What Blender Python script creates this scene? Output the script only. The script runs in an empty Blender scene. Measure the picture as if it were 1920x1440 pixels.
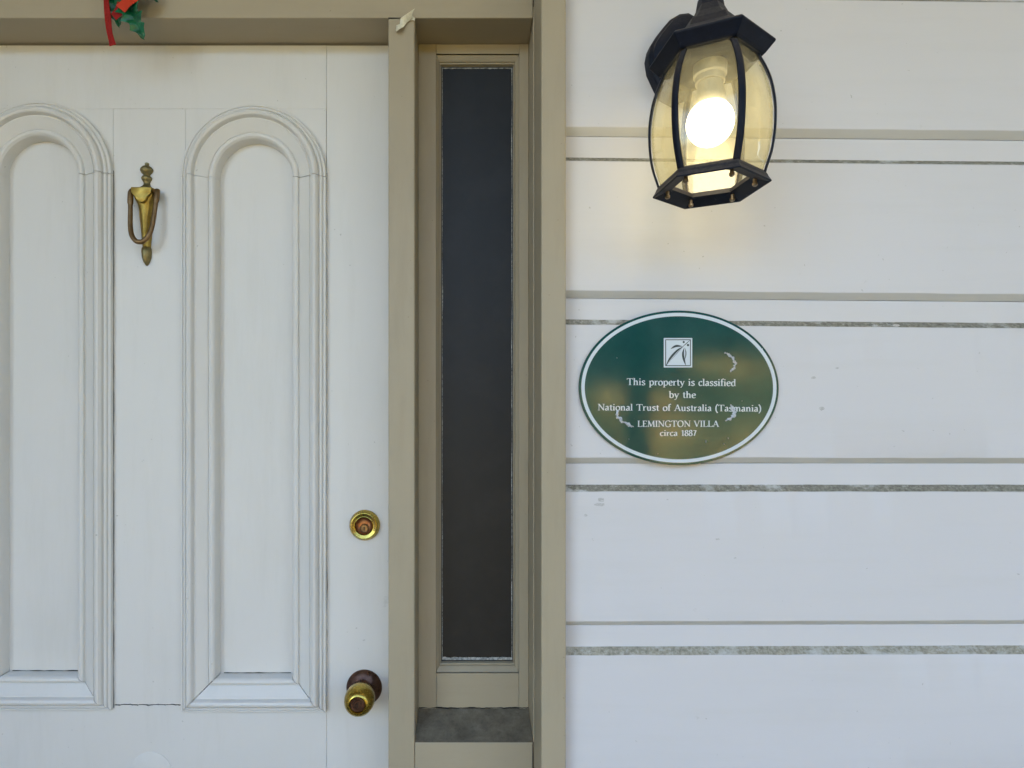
import bpy, bmesh, math, random
from mathutils import Vector, Matrix, noise
random.seed(7)
R = math.radians
scn = bpy.context.scene
col = scn.collection

# ------------------------------------------------------------------ camera, light, exposure
F, CX, CY, EYE = 1145.0, 873.0, 795.0, 1.5      # focal length (px of a 1920 px frame), vanishing point, eye height
cam = bpy.data.cameras.new('camera'); co = bpy.data.objects.new('camera', cam); col.objects.link(co)
co.location = (0, 0, EYE); co.rotation_euler = (R(90), 0, 0)
cam.sensor_width = 36; cam.lens = F / 1920 * 36
cam.shift_x = (960 - CX) / 1920; cam.shift_y = (CY - 720) / 1920
cam.clip_start = 0.02; cam.clip_end = 2000
scn.camera = co

world = bpy.data.worlds.new('World'); scn.world = world; world.use_nodes = True
wn = world.node_tree; bg = wn.nodes['Background']
sky = wn.nodes.new('ShaderNodeTexSky'); sky.sky_type = 'NISHITA'; sky.sun_disc = False
sky.sun_elevation = R(46); sky.sun_rotation = R(25); sky.air_density = 1.0; sky.dust_density = 1.2; sky.ozone_density = 1.0
wn.links.new(sky.outputs[0], bg.inputs[0]); bg.inputs[1].default_value = 0.15
sun = bpy.data.lights.new('sun', 'SUN'); sun.energy = 5.0; sun.angle = R(0.5); sun.color = (1.0, 0.93, 0.82)
so = bpy.data.objects.new('sun', sun); col.objects.link(so)
so.location = (0, 8, 8)
el, az = R(46), R(25)
sd = Vector((math.sin(az) * math.cos(el), math.cos(az) * math.cos(el), math.sin(el)))   # towards the sun: behind the house
so.rotation_euler = sd.to_track_quat('Z', 'Y').to_euler()
scn.view_settings.view_transform = 'Standard'; scn.view_settings.look = 'None'
scn.view_settings.gamma = 1; scn.view_settings.use_curve_mapping = False
scn.view_settings.exposure = 2.81
scn.cycles.max_bounces = 10; scn.cycles.transparent_max_bounces = 24; scn.cycles.caustics_reflective = False

# ------------------------------------------------------------------ helpers
def at(u, v, d):
    """measured photo point at distance d from the camera plane -> world point"""
    return Vector(((u - CX) / F * d, d, EYE + (CY - v) / F * d))

def link(o, parent=None):
    col.objects.link(o)
    if parent: o.parent = parent
    return o

def wloc(o):
    v = Vector((0, 0, 0))
    while o: v = v + o.location; o = o.parent
    return v

def thing(name, label, cat, loc=(0, 0, 0), group=None):
    o = bpy.data.objects.new(name, None); o.location = loc; o.empty_display_size = .05
    o['label'] = label; o['category'] = cat
    if group: o['group'] = group
    return link(o)

def obj(name, verts, faces, mats, parent=None, fmat=None, smooth=35, label=None):
    off = wloc(parent)
    me = bpy.data.meshes.new(name)
    me.from_pydata([tuple(Vector(v) - off) for v in verts], [], faces)
    for m in (mats if isinstance(mats, (list, tuple)) else [mats]): me.materials.append(m)
    if fmat: me.polygons.foreach_set('material_index', fmat)
    bm = bmesh.new(); bm.from_mesh(me); bmesh.ops.recalc_face_normals(bm, faces=bm.faces); bm.to_mesh(me); bm.free()
    if smooth: me.shade_smooth(); me.set_sharp_from_angle(angle=R(smooth))
    me.update()
    o = bpy.data.objects.new(name, me); link(o, parent)
    if label: o['label'] = label
    return o

def bevel(o, w=.001, seg=2):
    m = o.modifiers.new('bevel', 'BEVEL'); m.width = w; m.segments = seg; m.limit_method = 'ANGLE'; m.angle_limit = R(40)
    m.harden_normals = False
    return o

def boxmesh(x0, x1, y0, y1, z0, z1):
    v = [(x, y, z) for x in (x0, x1) for y in (y0, y1) for z in (z0, z1)]
    f = [(0, 1, 3, 2), (4, 6, 7, 5), (0, 4, 5, 1), (2, 3, 7, 6), (0, 2, 6, 4), (1, 5, 7, 3)]
    return v, f
def box(name, x0, x1, y0, y1, z0, z1, mat, parent=None, bev=.0015, **k):
    v, f = boxmesh(x0, x1, y0, y1, z0, z1)
    o = obj(name, v, f, mat, parent, smooth=0, **k)
    if bev: bevel(o, bev)
    return o

class MB:
    def __init__(s): s.v = []; s.f = []; s.m = []
    def add(s, v, f, mi=0):
        b = len(s.v); s.v += [Vector(p) for p in v]; s.f += [tuple(i + b for i in q) for q in f]; s.m += [mi] * len(f)
    def build(s, name, mat, parent=None, **k): return obj(name, s.v, s.f, mat, parent, fmat=s.m, **k)

def rings(rs, close0=True, close1=True, loop=True):
    n = len(rs[0]); v = [p for r in rs for p in r]; f = []
    for i in range(len(rs) - 1):
        for j in range(n if loop else n - 1):
            k = (j + 1) % n
            f.append((i * n + j, i * n + k, (i + 1) * n + k, (i + 1) * n + j))
    if close0: f.append(tuple(reversed(range(n))))
    if close1: f.append(tuple(range((len(rs) - 1) * n, len(rs) * n)))
    return v, f

def lathe(profile, c, axis='y', seg=48, sx=1.0, sz=1.0):
    """profile of (radius, distance); axis 'y' runs towards the camera (-Y), 'z' runs up"""
    rs = []
    for r, d in profile:
        ring = []
        for j in range(seg):
            a = 2 * math.pi * j / seg
            if axis == 'y': ring.append((c[0] + r * sx * math.cos(a), c[1] - d, c[2] + r * sz * math.sin(a)))
            else: ring.append((c[0] + r * sx * math.cos(a), c[1] + r * math.sin(a) * sz, c[2] + d))
        rs.append(ring)
    return rings(rs)

def catmull(pts, n=8, closed=False):
    P = [Vector(p) for p in pts]; out = []
    m = len(P)
    for i in range(m if closed else m - 1):
        p1, p2 = P[i], P[(i + 1) % m]
        p0 = P[i - 1] if (i > 0 or closed) else p1 * 2 - p2
        p3 = P[(i + 2) % m] if (i + 2 < m or closed) else p2 * 2 - p1
        for k in range(n):
            t = k / n
            out.append(.5 * ((2 * p1) + (p2 - p0) * t + (2 * p0 - 5 * p1 + 4 * p2 - p3) * t * t + (3 * p1 - p0 - 3 * p2 + p3) * t ** 3))
    if not closed: out.append(P[-1])
    return out

def tube(path, rad, seg=12, flat=1.0):
    P = [Vector(p) for p in path]; rs = []
    for i, p in enumerate(P):
        t = (P[min(i + 1, len(P) - 1)] - P[max(i - 1, 0)]).normalized()
        up = Vector((0, 1, 0)) if abs(t.y) < .9 else Vector((0, 0, 1))
        a = t.cross(up).normalized(); b = t.cross(a).normalized()
        r = rad[i] if isinstance(rad, (list, tuple)) else rad
        rs.append([p + a * r * math.cos(2 * math.pi * j / seg) + b * r * flat * math.sin(2 * math.pi * j / seg) for j in range(seg)])
    return rings(rs)

# ------------------------------------------------------------------ materials
def newmat(name):
    m = bpy.data.materials.new(name); m.use_nodes = True
    nt = m.node_tree; return m, nt, nt.nodes['Principled BSDF']
def tex_noise(nt, scale, detail=4, rough=.6, stretch=(1, 1, 1), off=(0, 0, 0)):
    g = nt.nodes.new('ShaderNodeNewGeometry'); mp = nt.nodes.new('ShaderNodeMapping')
    mp.inputs['Scale'].default_value = stretch; mp.inputs['Location'].default_value = off
    n = nt.nodes.new('ShaderNodeTexNoise'); n.inputs['Scale'].default_value = scale
    n.inputs['Detail'].default_value = detail; n.inputs['Roughness'].default_value = rough
    nt.links.new(g.outputs['Position'], mp.inputs[0]); nt.links.new(mp.outputs[0], n.inputs['Vector'])
    return n.outputs['Fac']
def ramp(nt, fac, stops):
    r = nt.nodes.new('ShaderNodeValToRGB'); e = r.color_ramp.elements
    while len(e) < len(stops): e.new(.5)
    for i, (p, c) in enumerate(stops):
        e[i].position = p; e[i].color = (*c, 1) if len(c) == 3 else c
    nt.links.new(fac, r.inputs[0]); return r.outputs[0]
def mixc(nt, fac, a, b):
    m = nt.nodes.new('ShaderNodeMix'); m.data_type = 'RGBA'
    if hasattr(fac, 'links') or hasattr(fac, 'node'): nt.links.new(fac, m.inputs[0])
    else: m.inputs[0].default_value = fac
    for s, val in ((6, a), (7, b)):
        if hasattr(val, 'node'): nt.links.new(val, m.inputs[s])
        else: m.inputs[s].default_value = (*val, 1)
    return m.outputs[2]
def bump(nt, fac, strength, dist, bsdf, prev=None):
    b = nt.nodes.new('ShaderNodeBump'); b.inputs['Strength'].default_value = strength; b.inputs['Distance'].default_value = dist
    nt.links.new(fac, b.inputs['Height'])
    if prev: nt.links.new(prev, b.inputs['Normal'])
    nt.links.new(b.outputs[0], bsdf.inputs['Normal']); return b.outputs[0]

def paint(name, base, dirt, rough=.5, streak=(1, 1, 1), dirt_amt=.35, speck=True, bumpd=.0006):
    m, nt, b = newmat(name)
    n1 = tex_noise(nt, 3.0, 5, .6)                                   # broad yellowing and grime
    n2 = tex_noise(nt, 22, 6, .7, streak, (3, 1, 7))                  # brush streaks
    f1 = ramp(nt, n1, [(.38, (0, 0, 0)), (.72, (dirt_amt,) * 3)])
    c = mixc(nt, f1, base, tuple(base[i] * .8 + dirt[i] * .2 for i in range(3)))
    f2 = ramp(nt, n2, [(.5, (0, 0, 0)), (.8, (.35 * dirt_amt,) * 3)])
    c = mixc(nt, f2, c, dirt)
    if speck:
        n3 = tex_noise(nt, 120, 2, .5, (1, 1, 1), (9, 4, 2))
        f3 = ramp(nt, n3, [(.765, (0, 0, 0)), (.785, (.4,) * 3)])
        c = mixc(nt, f3, c, tuple(x * .55 for x in dirt))
        n5 = tex_noise(nt, 9, 9, .78, (1, 1, 1), (1, 14, 5))          # scuffs
        f5 = ramp(nt, n5, [(.665, (0, 0, 0)), (.72, (.28,) * 3)])
        c = mixc(nt, f5, c, tuple(x * .7 for x in dirt))
    nt.links.new(c, b.inputs['Base Color'])
    b.inputs['Roughness'].default_value = rough
    b.inputs['Specular IOR Level'].default_value = .4
    n4 = tex_noise(nt, 60, 4, .6, streak)
    p = bump(nt, n4, .35, bumpd, b)
    n6 = tex_noise(nt, 5, 3, .5)
    bump(nt, n6, .5, .004, b, p)
    return m

M = {}
M['door'] = paint('door_white_paint', (.69, .675, .64), (.40, .38, .29), .42, (1, 1, .12), .45)
M['board'] = paint('board_white_paint', (.665, .65, .655), (.44, .42, .33), .55, (.1, 1, 1.3), .28, True, .0004)
M['taupe'] = paint('taupe_paint', (.395, .338, .236), (.22, .175, .105), .5, (1, 1, .15), .7)
M['taupe_h'] = paint('taupe_paint_level', (.395, .338, .236), (.22, .175, .105), .5, (.15, 1, 1), .5)
m, nt, b = newmat('grimy_sill_paint')
n1 = tex_noise(nt, 26, 8, .75); c = ramp(nt, n1, [(.32, (.115, .098, .07)), (.55, (.20, .172, .125)), (.75, (.30, .26, .20))])
n2 = tex_noise(nt, 140, 4, .7); c = mixc(nt, ramp(nt, n2, [(.55, (0, 0, 0)), (.7, (.5,) * 3)]), c, (.10, .088, .06))
nt.links.new(c, b.inputs['Base Color']); b.inputs['Roughness'].default_value = .9; b.inputs['Specular IOR Level'].default_value = .15
bump(nt, n2, .5, .0008, b); M['sill'] = m

def gritty(name, thr, lift=1.0):
    m, nt, b = newmat(name)
    n1 = tex_noise(nt, 150, 6, .8); n2 = tex_noise(nt, 11, 7, .72, (1, 1, 1.6), (3, 8, 1))
    c = ramp(nt, n1, [(.3, tuple(x * lift for x in (.07, .064, .048))), (.55, tuple(x * lift for x in (.21, .20, .16))), (.72, tuple(min(.56, x * lift) for x in (.40, .39, .35)))])
    f = ramp(nt, n2, [(thr, (0, 0, 0)), (thr + .11, (1, 1, 1))])
    c = mixc(nt, f, c, (.56, .56, .53))
    nt.links.new(c, b.inputs['Base Color']); b.inputs['Roughness'].default_value = .85
    bump(nt, n1, .9, .0015, b); return m
M['ledge'] = gritty('weathered_ledge', .54, 1.35)
M['ledge_pale'] = gritty('painted_weathered_ledge', .50, 1.9)
M['chamfer'] = paint('shaded_chamfer_paint', (.60, .59, .56), (.36, .34, .28), .6, (.05, 1, 1), .5)  # shade of the down-facing chamfer put into a darker board colour

def plain(name, c, rough=.5, metal=0, **k):
    m, nt, b = newmat(name); b.inputs['Base Color'].default_value = (*c, 1); b.inputs['Roughness'].default_value = rough
    b.inputs['Metallic'].default_value = metal
    for a, v in k.items(): b.inputs[a].default_value = v
    return m
M['dark'] = plain('dark_gap', (.012, .011, .009), .9)
M['void'] = plain('dark_room', (.006, .006, .007), .9)

def metal(name, c1, c2, rough=.35, scale=45, c3=None, bumpd=.0006):
    m, nt, b = newmat(name)
    n = tex_noise(nt, scale, 6, .65)
    stops = [(.35, c1), (.65, c2)]
    if c3: stops.append((.78, c3))
    nt.links.new(ramp(nt, n, stops), b.inputs['Base Color'])
    b.inputs['Metallic'].default_value = 1
    n2 = tex_noise(nt, scale * 2, 4, .6, (1, 1, 1), (5, 5, 5))
    rr = ramp(nt, n2, [(.3, (rough * .8,) * 3), (.7, (rough * 1.35,) * 3)])
    nt.links.new(rr, b.inputs['Roughness'])
    bump(nt, n2, .25, bumpd, b); return m
M['brass'] = metal('polished_brass', (.38, .265, .045), (.54, .39, .085), .24, 60, (.32, .21, .04), .0003)
M['oldbrass'] = metal('worn_brass', (.27, .185, .045), (.45, .32, .08), .42, 50, (.28, .2, .07), .001)
M['bronze'] = metal('brown_bronze', (.17, .105, .05), (.27, .17, .08), .42, 70, (.17, .10, .05), .001)
M['patina'] = metal('dull_patina', (.20, .165, .075), (.30, .25, .12), .5, 60, (.24, .23, .2), .0012)
M['rose'] = metal('dark_purple_bronze', (.075, .04, .03), (.17, .10, .075), .3, 40, (.34, .21, .13), .0006)
M['copper'] = metal('copper_lock_cup', (.34, .14, .06), (.50, .25, .12), .38, 90, (.16, .07, .035))

def lamp_black():
    m, nt, b = newmat('weathered_black_enamel')
    n = tex_noise(nt, 70, 7, .75)
    g = nt.nodes.new('ShaderNodeNewGeometry'); sx = nt.nodes.new('ShaderNodeSeparateXYZ'); nt.links.new(g.outputs['Normal'], sx.inputs[0])
    c = ramp(nt, n, [(.35, (.002, .004, .011)), (.62, (.004, .007, .018)), (.76, (.045, .047, .055))])
    up = nt.nodes.new('ShaderNodeMath'); up.operation = 'MULTIPLY'; up.use_clamp = True       # dust settled on top faces
    nt.links.new(sx.outputs[2], up.inputs[0]); up.inputs[1].default_value = 1.1
    n2 = tex_noise(nt, 220, 4, .7); mu = nt.nodes.new('ShaderNodeMath'); mu.operation = 'MULTIPLY'; mu.use_clamp = True
    nt.links.new(up.outputs[0], mu.inputs[0]); nt.links.new(n2, mu.inputs[1])
    c = mixc(nt, mu.outputs[0], c, (.17, .145, .125))
    nt.links.new(c, b.inputs['Base Color']); b.inputs['Roughness'].default_value = .5; b.inputs['Specular IOR Level'].default_value = .18
    bump(nt, n, .3, .0008, b); return m
M['black'] = lamp_black()
M['screw'] = metal('rusty_screw', (.2, .13, .07), (.42, .33, .22), .4, 200)

def glass():
    m = bpy.data.materials.new('dusty_amber_glass'); m.use_nodes = True; nt = m.node_tree
    nt.nodes.clear(); out = nt.nodes.new('ShaderNodeOutputMaterial')
    tr = nt.nodes.new('ShaderNodeBsdfTransparent'); tr.inputs[0].default_value = (.955, .942, .862, 1)
    tl = nt.nodes.new('ShaderNodeBsdfTranslucent'); tl.inputs[0].default_value = (.92, .87, .62, 1)
    df = nt.nodes.new('ShaderNodeBsdfDiffuse'); df.inputs[0].default_value = (.85, .82, .68, 1)
    gl = nt.nodes.new('ShaderNodeBsdfGlossy'); gl.inputs['Roughness'].default_value = .06
    m0 = nt.nodes.new('ShaderNodeMixShader'); m0.inputs[0].default_value = .32
    nt.links.new(tl.outputs[0], m0.inputs[1]); nt.links.new(df.outputs[0], m0.inputs[2])
    n = tex_noise(nt, 55, 8, .75); f = ramp(nt, n, [(.35, (.045,) * 3), (.6, (.09,) * 3), (.8, (.22,) * 3)])
    n2 = tex_noise(nt, 420, 3, .6, (1, 1, 1), (2, 2, 2)); f2 = ramp(nt, n2, [(.66, (0, 0, 0)), (.72, (.25,) * 3)])
    ad = nt.nodes.new('ShaderNodeMath'); ad.operation = 'ADD'; ad.use_clamp = True
    nt.links.new(f, ad.inputs[0]); nt.links.new(f2, ad.inputs[1])
    m1 = nt.nodes.new('ShaderNodeMixShader'); nt.links.new(ad.outputs[0], m1.inputs[0])
    nt.links.new(tr.outputs[0], m1.inputs[1]); nt.links.new(m0.outputs[0], m1.inputs[2])
    lw = nt.nodes.new('ShaderNodeLayerWeight'); lw.inputs[0].default_value = .5          # reflectance of a thin pane, no internal reflection
    pw = nt.nodes.new('ShaderNodeMath'); pw.operation = 'POWER'; pw.inputs[1].default_value = 4.0; nt.links.new(lw.outputs['Facing'], pw.inputs[0])
    fr = nt.nodes.new('ShaderNodeMath'); fr.operation = 'MULTIPLY_ADD'; fr.inputs[1].default_value = .55; fr.inputs[2].default_value = .035; nt.links.new(pw.outputs[0], fr.inputs[0])
    m2 = nt.nodes.new('ShaderNodeMixShader'); nt.links.new(fr.outputs[0], m2.inputs[0])
    nt.links.new(m1.outputs[0], m2.inputs[1]); nt.links.new(gl.outputs[0], m2.inputs[2])
    nt.links.new(m2.outputs[0], out.inputs[0]); return m
M['glass'] = glass()
M['bulb'] = plain('lit_bulb', (1, 1, 1), .5)
M['bulb'].node_tree.nodes['Principled BSDF'].inputs['Emission Color'].default_value = (1, .83, .52, 1)
M['bulb'].node_tree.nodes['Principled BSDF'].inputs['Emission Strength'].default_value = 2.7
M['white_plastic'] = plain('white_plastic', (.42, .41, .38), .5)

# window glass: dark, slightly dusty
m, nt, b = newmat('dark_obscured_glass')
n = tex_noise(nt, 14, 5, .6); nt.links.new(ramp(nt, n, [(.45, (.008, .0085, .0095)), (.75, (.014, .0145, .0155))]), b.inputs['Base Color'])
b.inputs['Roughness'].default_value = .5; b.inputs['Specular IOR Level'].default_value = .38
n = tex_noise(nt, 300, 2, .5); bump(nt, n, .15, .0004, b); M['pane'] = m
m, nt, b = newmat('smeared_putty'); n = tex_noise(nt, 160, 5, .7)
nt.links.new(ramp(nt, n, [(.35, (.10, .11, .11)), (.6, (.45, .46, .44))]), b.inputs['Base Color']); b.inputs['Roughness'].default_value = .7; M['putty'] = m

m, nt, b = newmat('green_plaque_enamel')
n = tex_noise(nt, 30, 7, .7); c = ramp(nt, n, [(.3, (.002, .052, .050)), (.7, (.004, .066, .060))])
n2 = tex_noise(nt, 260, 3, .6); f = ramp(nt, n2, [(.72, (0, 0, 0)), (.78, (.25,) * 3)]); c = mixc(nt, f, c, (.25, .28, .24))
nt.links.new(c, b.inputs['Base Color'])
rr = ramp(nt, n, [(.3, (.09,) * 3), (.7, (.13,) * 3)]); nt.links.new(rr, b.inputs['Roughness'])
b.inputs['Specular IOR Level'].default_value = 1.0
M['plaque'] = m
M['letter'] = plain('plaque_white_print', (.62, .68, .72), .4)
M['logo_dark'] = plain('plaque_dark_print', (.02, .035, .035), .4)
m, nt, b = newmat('scuffed_silver'); n = tex_noise(nt, 600, 4, .8)
nt.links.new(ramp(nt, n, [(.3, (.12, .14, .16)), (.55, (.6, .63, .68))]), b.inputs['Base Color']); b.inputs['Roughness'].default_value = .4; b.inputs['Metallic'].default_value = .3
bump(nt, n, .6, .0006, b); M['scuff'] = m

m, nt, b = newmat('red_ribbon'); n = tex_noise(nt, 900, 2, .5, (1, 1, .2))
nt.links.new(ramp(nt, n, [(.3, (.22, .004, .003)), (.7, (.32, .010, .005))]), b.inputs['Base Color']); b.inputs['Roughness'].default_value = .6; b.inputs['Specular IOR Level'].default_value = .2
M['ribbon'] = m
m, nt, b = newmat('orange_red_ribbon'); b.inputs['Base Color'].default_value = (.55, .035, .006, 1); b.inputs['Roughness'].default_value = .4; M['ribbon2'] = m
m, nt, b = newmat('glossy_holly_plastic'); n = tex_noise(nt, 60, 5, .6)
nt.links.new(ramp(nt, n, [(.3, (.0, .05, .018)), (.6, (.003, .14, .055)), (.8, (.05, .32, .17))]), b.inputs['Base Color'])
b.inputs['Roughness'].default_value = .28; M['holly'] = m
m, nt, b = newmat('masking_tape'); n = tex_noise(nt, 200, 3, .6)
nt.links.new(ramp(nt, n, [(.3, (.66, .62, .47)), (.7, (.8, .76, .6))]), b.inputs['Base Color']); b.inputs['Roughness'].default_value = .6
b.inputs['Subsurface Weight'].default_value = .0; M['tape'] = m
m, nt, b = newmat('lawn'); n = tex_noise(nt, 2.5, 8, .75)
nt.links.new(ramp(nt, n, [(.3, (.14, .12, .07)), (.55, (.26, .22, .14)), (.75, (.36, .30, .2))]), b.inputs['Base Color']); b.inputs['Roughness'].default_value = .95; M['lawn'] = m
m, nt, b = newmat('hedge_leaf'); n = tex_noise(nt, .9, 3, .6, (1, 1, 1), (2.3, 0, .7))
nt.links.new(ramp(nt, n, [(.42, (.07, .11, .04)), (.58, (.66, .48, .13))]), b.inputs['Base Color']); b.inputs['Roughness'].default_value = .7; M['hedge'] = m
m, nt, b = newmat('screen_tree_leaf'); n = tex_noise(nt, 3, 5, .7)
nt.links.new(ramp(nt, n, [(.3, (.008, .022, .020)), (.7, (.018, .038, .034))]), b.inputs['Base Color']); b.inputs['Roughness'].default_value = .7; M['tree'] = m
M['inner'] = plain('inner_foliage', (.02, .028, .012), .9)
M['bark'] = plain('bark', (.12, .085, .06), .9)
m, nt, b = newmat('porch_boards'); n = tex_noise(nt, 8, 5, .7, (1, .1, 1))
nt.links.new(ramp(nt, n, [(.3, (.11, .10, .085)), (.7, (.19, .175, .15))]), b.inputs['Base Color']); b.inputs['Roughness'].default_value = .7; M['porch'] = m
M['ceiling'] = plain('porch_ceiling_paint', (.48, .46, .40), .6)
M['post'] = plain('dark_green_post', (.018, .045, .038), .5)
M['roof'] = plain('roof_sheet', (.2, .2, .2), .5)

# ------------------------------------------------------------------ setting outside the frame: ground, porch, garden
DOOR, SUR, WALL, CAS = 1.145, 1.073, 0.995, 0.970         # depths of door face, frame face, boards and casing
g = obj('ground', [(-300, -300, -.45), (300, -300, -.45), (300, 300, -.45), (-300, 300, -.45)], [(0, 1, 2, 3)], M['lawn'], smooth=0); g['kind'] = 'structure'
g = box('porch_floor', -4, 5.5, -1.25, 1.6, -.449, 0, M['porch'], bev=0); g['kind'] = 'structure'
c = box('porch_ceiling', -4, 5.5, -1.1, 1.3, 2.95, 2.97, M['ceiling'], bev=0); c['kind'] = 'structure'
rf = box('roof', -4.3, 5.8, -1.3, 5.2, 3.0, 3.12, M['roof'], bev=0); rf['kind'] = 'structure'

sw = box('side_light_blocker', -2.35, -2.2, -1.1, .96, .001, 2.949, M['board'], bev=0); sw['kind'] = 'structure'  # unseen end wall, added to cut daylight from the left
se = box('side_light_blocker', 2.75, 2.9, -1.1, .96, .001, 2.949, M['board'], bev=0); se['kind'] = 'structure'  # second added wall, on the right: leaves daylight mainly from the front
pt = thing('verandah_post', 'dark turned verandah post standing at the edge of the porch', 'post', (.745, -.66, 0))
v, f = lathe([(.075, 0), (.075, .5), (.06, .53), (.05, .62), (.056, .8), (.056, 1.9), (.05, 2.2), (.06, 2.3), (.075, 2.33), (.075, 2.95)], (.745, -.66, 0), 'z', 24)
obj('shaft', v, f, M['post'], pt)
box('base', .745 - .085, .745 + .085, -.745, -.575, 0.002, .12, M['post'], pt, bev=.004)

def leafy(name, x0, x1, y0, y1, z0, z1, n, size, mat, label, cat, trunk=None, round_=False):
    t = thing(name, label, cat, ((x0 + x1) / 2, (y0 + y1) / 2, -.45))
    mb = MB(); cx, cy, cz = (x0 + x1) / 2, (y0 + y1) / 2, (z0 + z1) / 2
    for i in range(n):
        if round_:
            d = Vector((random.gauss(0, 1), random.gauss(0, 1), random.gauss(0, 1))).normalized() * random.uniform(.6, 1) ** .6
            p = Vector((cx + d.x * (x1 - x0) / 2, cy + d.y * (y1 - y0) / 2, cz + d.z * (z1 - z0) / 2))
            p += noise.noise_vector(p * .8) * .35
        else:
            p = Vector((random.uniform(x0, x1), y1 + .05 - (y1 - y0) * .3 * random.random(), random.uniform(z0, z1))) if i % 5 else Vector((random.uniform(x0, x1), random.uniform(y0, y1), z1 - .15 * random.random()))
            p.z += .15 * noise.noise(p * 1.2)
        a = Vector((random.gauss(0, 1), random.gauss(0, 1), random.gauss(0, 1))).normalized() * size * random.uniform(.6, 1.3)
        b_ = a.cross(Vector((random.gauss(0, 1), random.gauss(0, 1), random.gauss(0, 1)))).normalized() * size * .6
        mb.add([p - a, p + b_, p + a, p - b_], [(0, 1, 2, 3)])
    o = mb.build('leaves', mat, t, smooth=0); o['kind'] = 'stuff'
    if trunk:
        v, f = tube([(cx, cy, -.46), (cx + .05, cy, cz * .5), (cx, cy + .05, cz)], [trunk, trunk * .8, trunk * .5], 10); obj('trunk', v, f, M['bark'], t)
    else:
        box('stems', x0 + .15, x1 - .15, y0 + .15, y1 - (y1 - y0) * .3, -.449, z1 - .2, M['inner'], t, bev=0)
    return t
leafy('hedge', -1.2, 3.0, -6.6, -5.9, -.45, 1.9, 5200, .11, M['hedge'], 'lower golden half of the hedge along the garden', 'hedge')
leafy('hedge', 3.02, 8, -6.6, -5.9, -.45, 2.25, 6800, .11, M['hedge'], 'taller golden half of the hedge along the garden', 'hedge')
leafy('sky_screen_conifers', -6, 16, -15, -13, -.45, 4.9, 6000, .34, M['tree'], 'unseen dark conifers added behind the hedge to screen off the sky', 'added trees')  # added out of view to keep bright sky out of the plaque's reflection

# ------------------------------------------------------------------ weatherboard wall
wall = thing('weatherboard_wall', 'white painted timber wall of wide rusticated boards right of the door frame', 'wall', (.16, 1.0, 0))
lf = [-6 + 307.9 * k for k in range(-4, 9)]           # tops of board faces, left and right ends
rtt = [4.3 + 305.9 * k for k in range(-4, 9)]
meas = {0: (-6, 4.5), 1: (301.7, 309.7), 2: (609, 616), 3: (922.5, 922.5), 4: (1230, 1227.5)}
def hz(v): return EYE + (CY - v) / F * WALL
U0, U1 = 1055.0, 2500.0
XL, XR = .1600, 2.4
def lvl(k, x):
    a, b_ = meas.get(k, (-6 + 307.9 * k, 4.3 + 305.9 * k))
    u = CX + F * x / WALL
    t = (u - 1061) / 859
    return hz(a + (b_ - a) * t)
NX = 150
def make_board(k, x0, x1, parent, mirror=False):
    """one board: rebate strip, weathered upper slope, wide face, chamfer to its lower edge"""
    sec = []
    for i in range(NX + 1):
        x = x0 + (x1 - x0) * i / NX
        z = lvl(k, abs(x) if mirror else x); zn = lvl(k + 1, abs(x) if mirror else x)
        nz = noise.noise(Vector((x * 23, k * 3.1, 0))) * .0005 + noise.noise(Vector((x * 90, k * 3.1, 4))) * .0003
        n2 = noise.noise(Vector((x * 40, k * 5.1, 9))) * .0006
        wob = noise.noise(Vector((x * 3, k * 1.7, 2))) * .0007
        topz = z + .0112 + .0348
        crack = zn + .0112 + .0348 + max(0, .00045 + noise.noise(Vector((x * 14, k * 9.3, 5))) * .0009)
        pts = [(WALL + .022, topz), (WALL + .0136, topz), (WALL + .0126, topz - .0008), (WALL + .0125, z + .0114),
               (WALL + .0120, z + .0108 + n2), (WALL + .0008 + nz, z + .0006 + nz), (WALL + wob * .5, z - .0008),
               (WALL + wob, z - .08), (WALL - wob * .6, (z + zn) / 2), (WALL + wob * .5, crack + .0094 + .0008),
               (WALL + .0006, crack + .0092), (WALL + .0122, crack), (WALL + .022, crack)]
        sec.append([(x, p[0], p[1]) for p in pts])
    v, f = rings(sec)
    n = len(sec[0]); mi = []
    for i in range(NX):
        for j in range(n): mi.append(1 if j in (4,) else (2 if j in (10,) else 0))
    mi += [0, 0]
    return obj('weatherboard', v, f, [M['board'], M['ledge_pale'] if k >= 4 else M['ledge'], M['chamfer']], parent, fmat=mi, smooth=25)
for k in range(-4, 6): make_board(k, XL, XR, wall)
v, f = boxmesh(.13, 2.4, WALL + .0225, WALL + .2, .02, 2.95); obj('backing', v, f, M['dark'], wall, smooth=0)
lw = thing('weatherboard_wall', 'white painted timber wall of wide boards left of the front door', 'wall', (-1.16, 1.0, 0))
for k in range(-4, 6): make_board(k, -3.0, -1.165, lw, True)
v, f = boxmesh(-3, -1.12, WALL + .0225, WALL + .2, .02, 2.95); obj('backing', v, f, M['dark'], lw, smooth=0)
box('skirting', XL, 2.4, WALL - .012, WALL + .02, .004, EYE + (CY - 1840) / F * WALL - .06, M['board'], wall)

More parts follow.
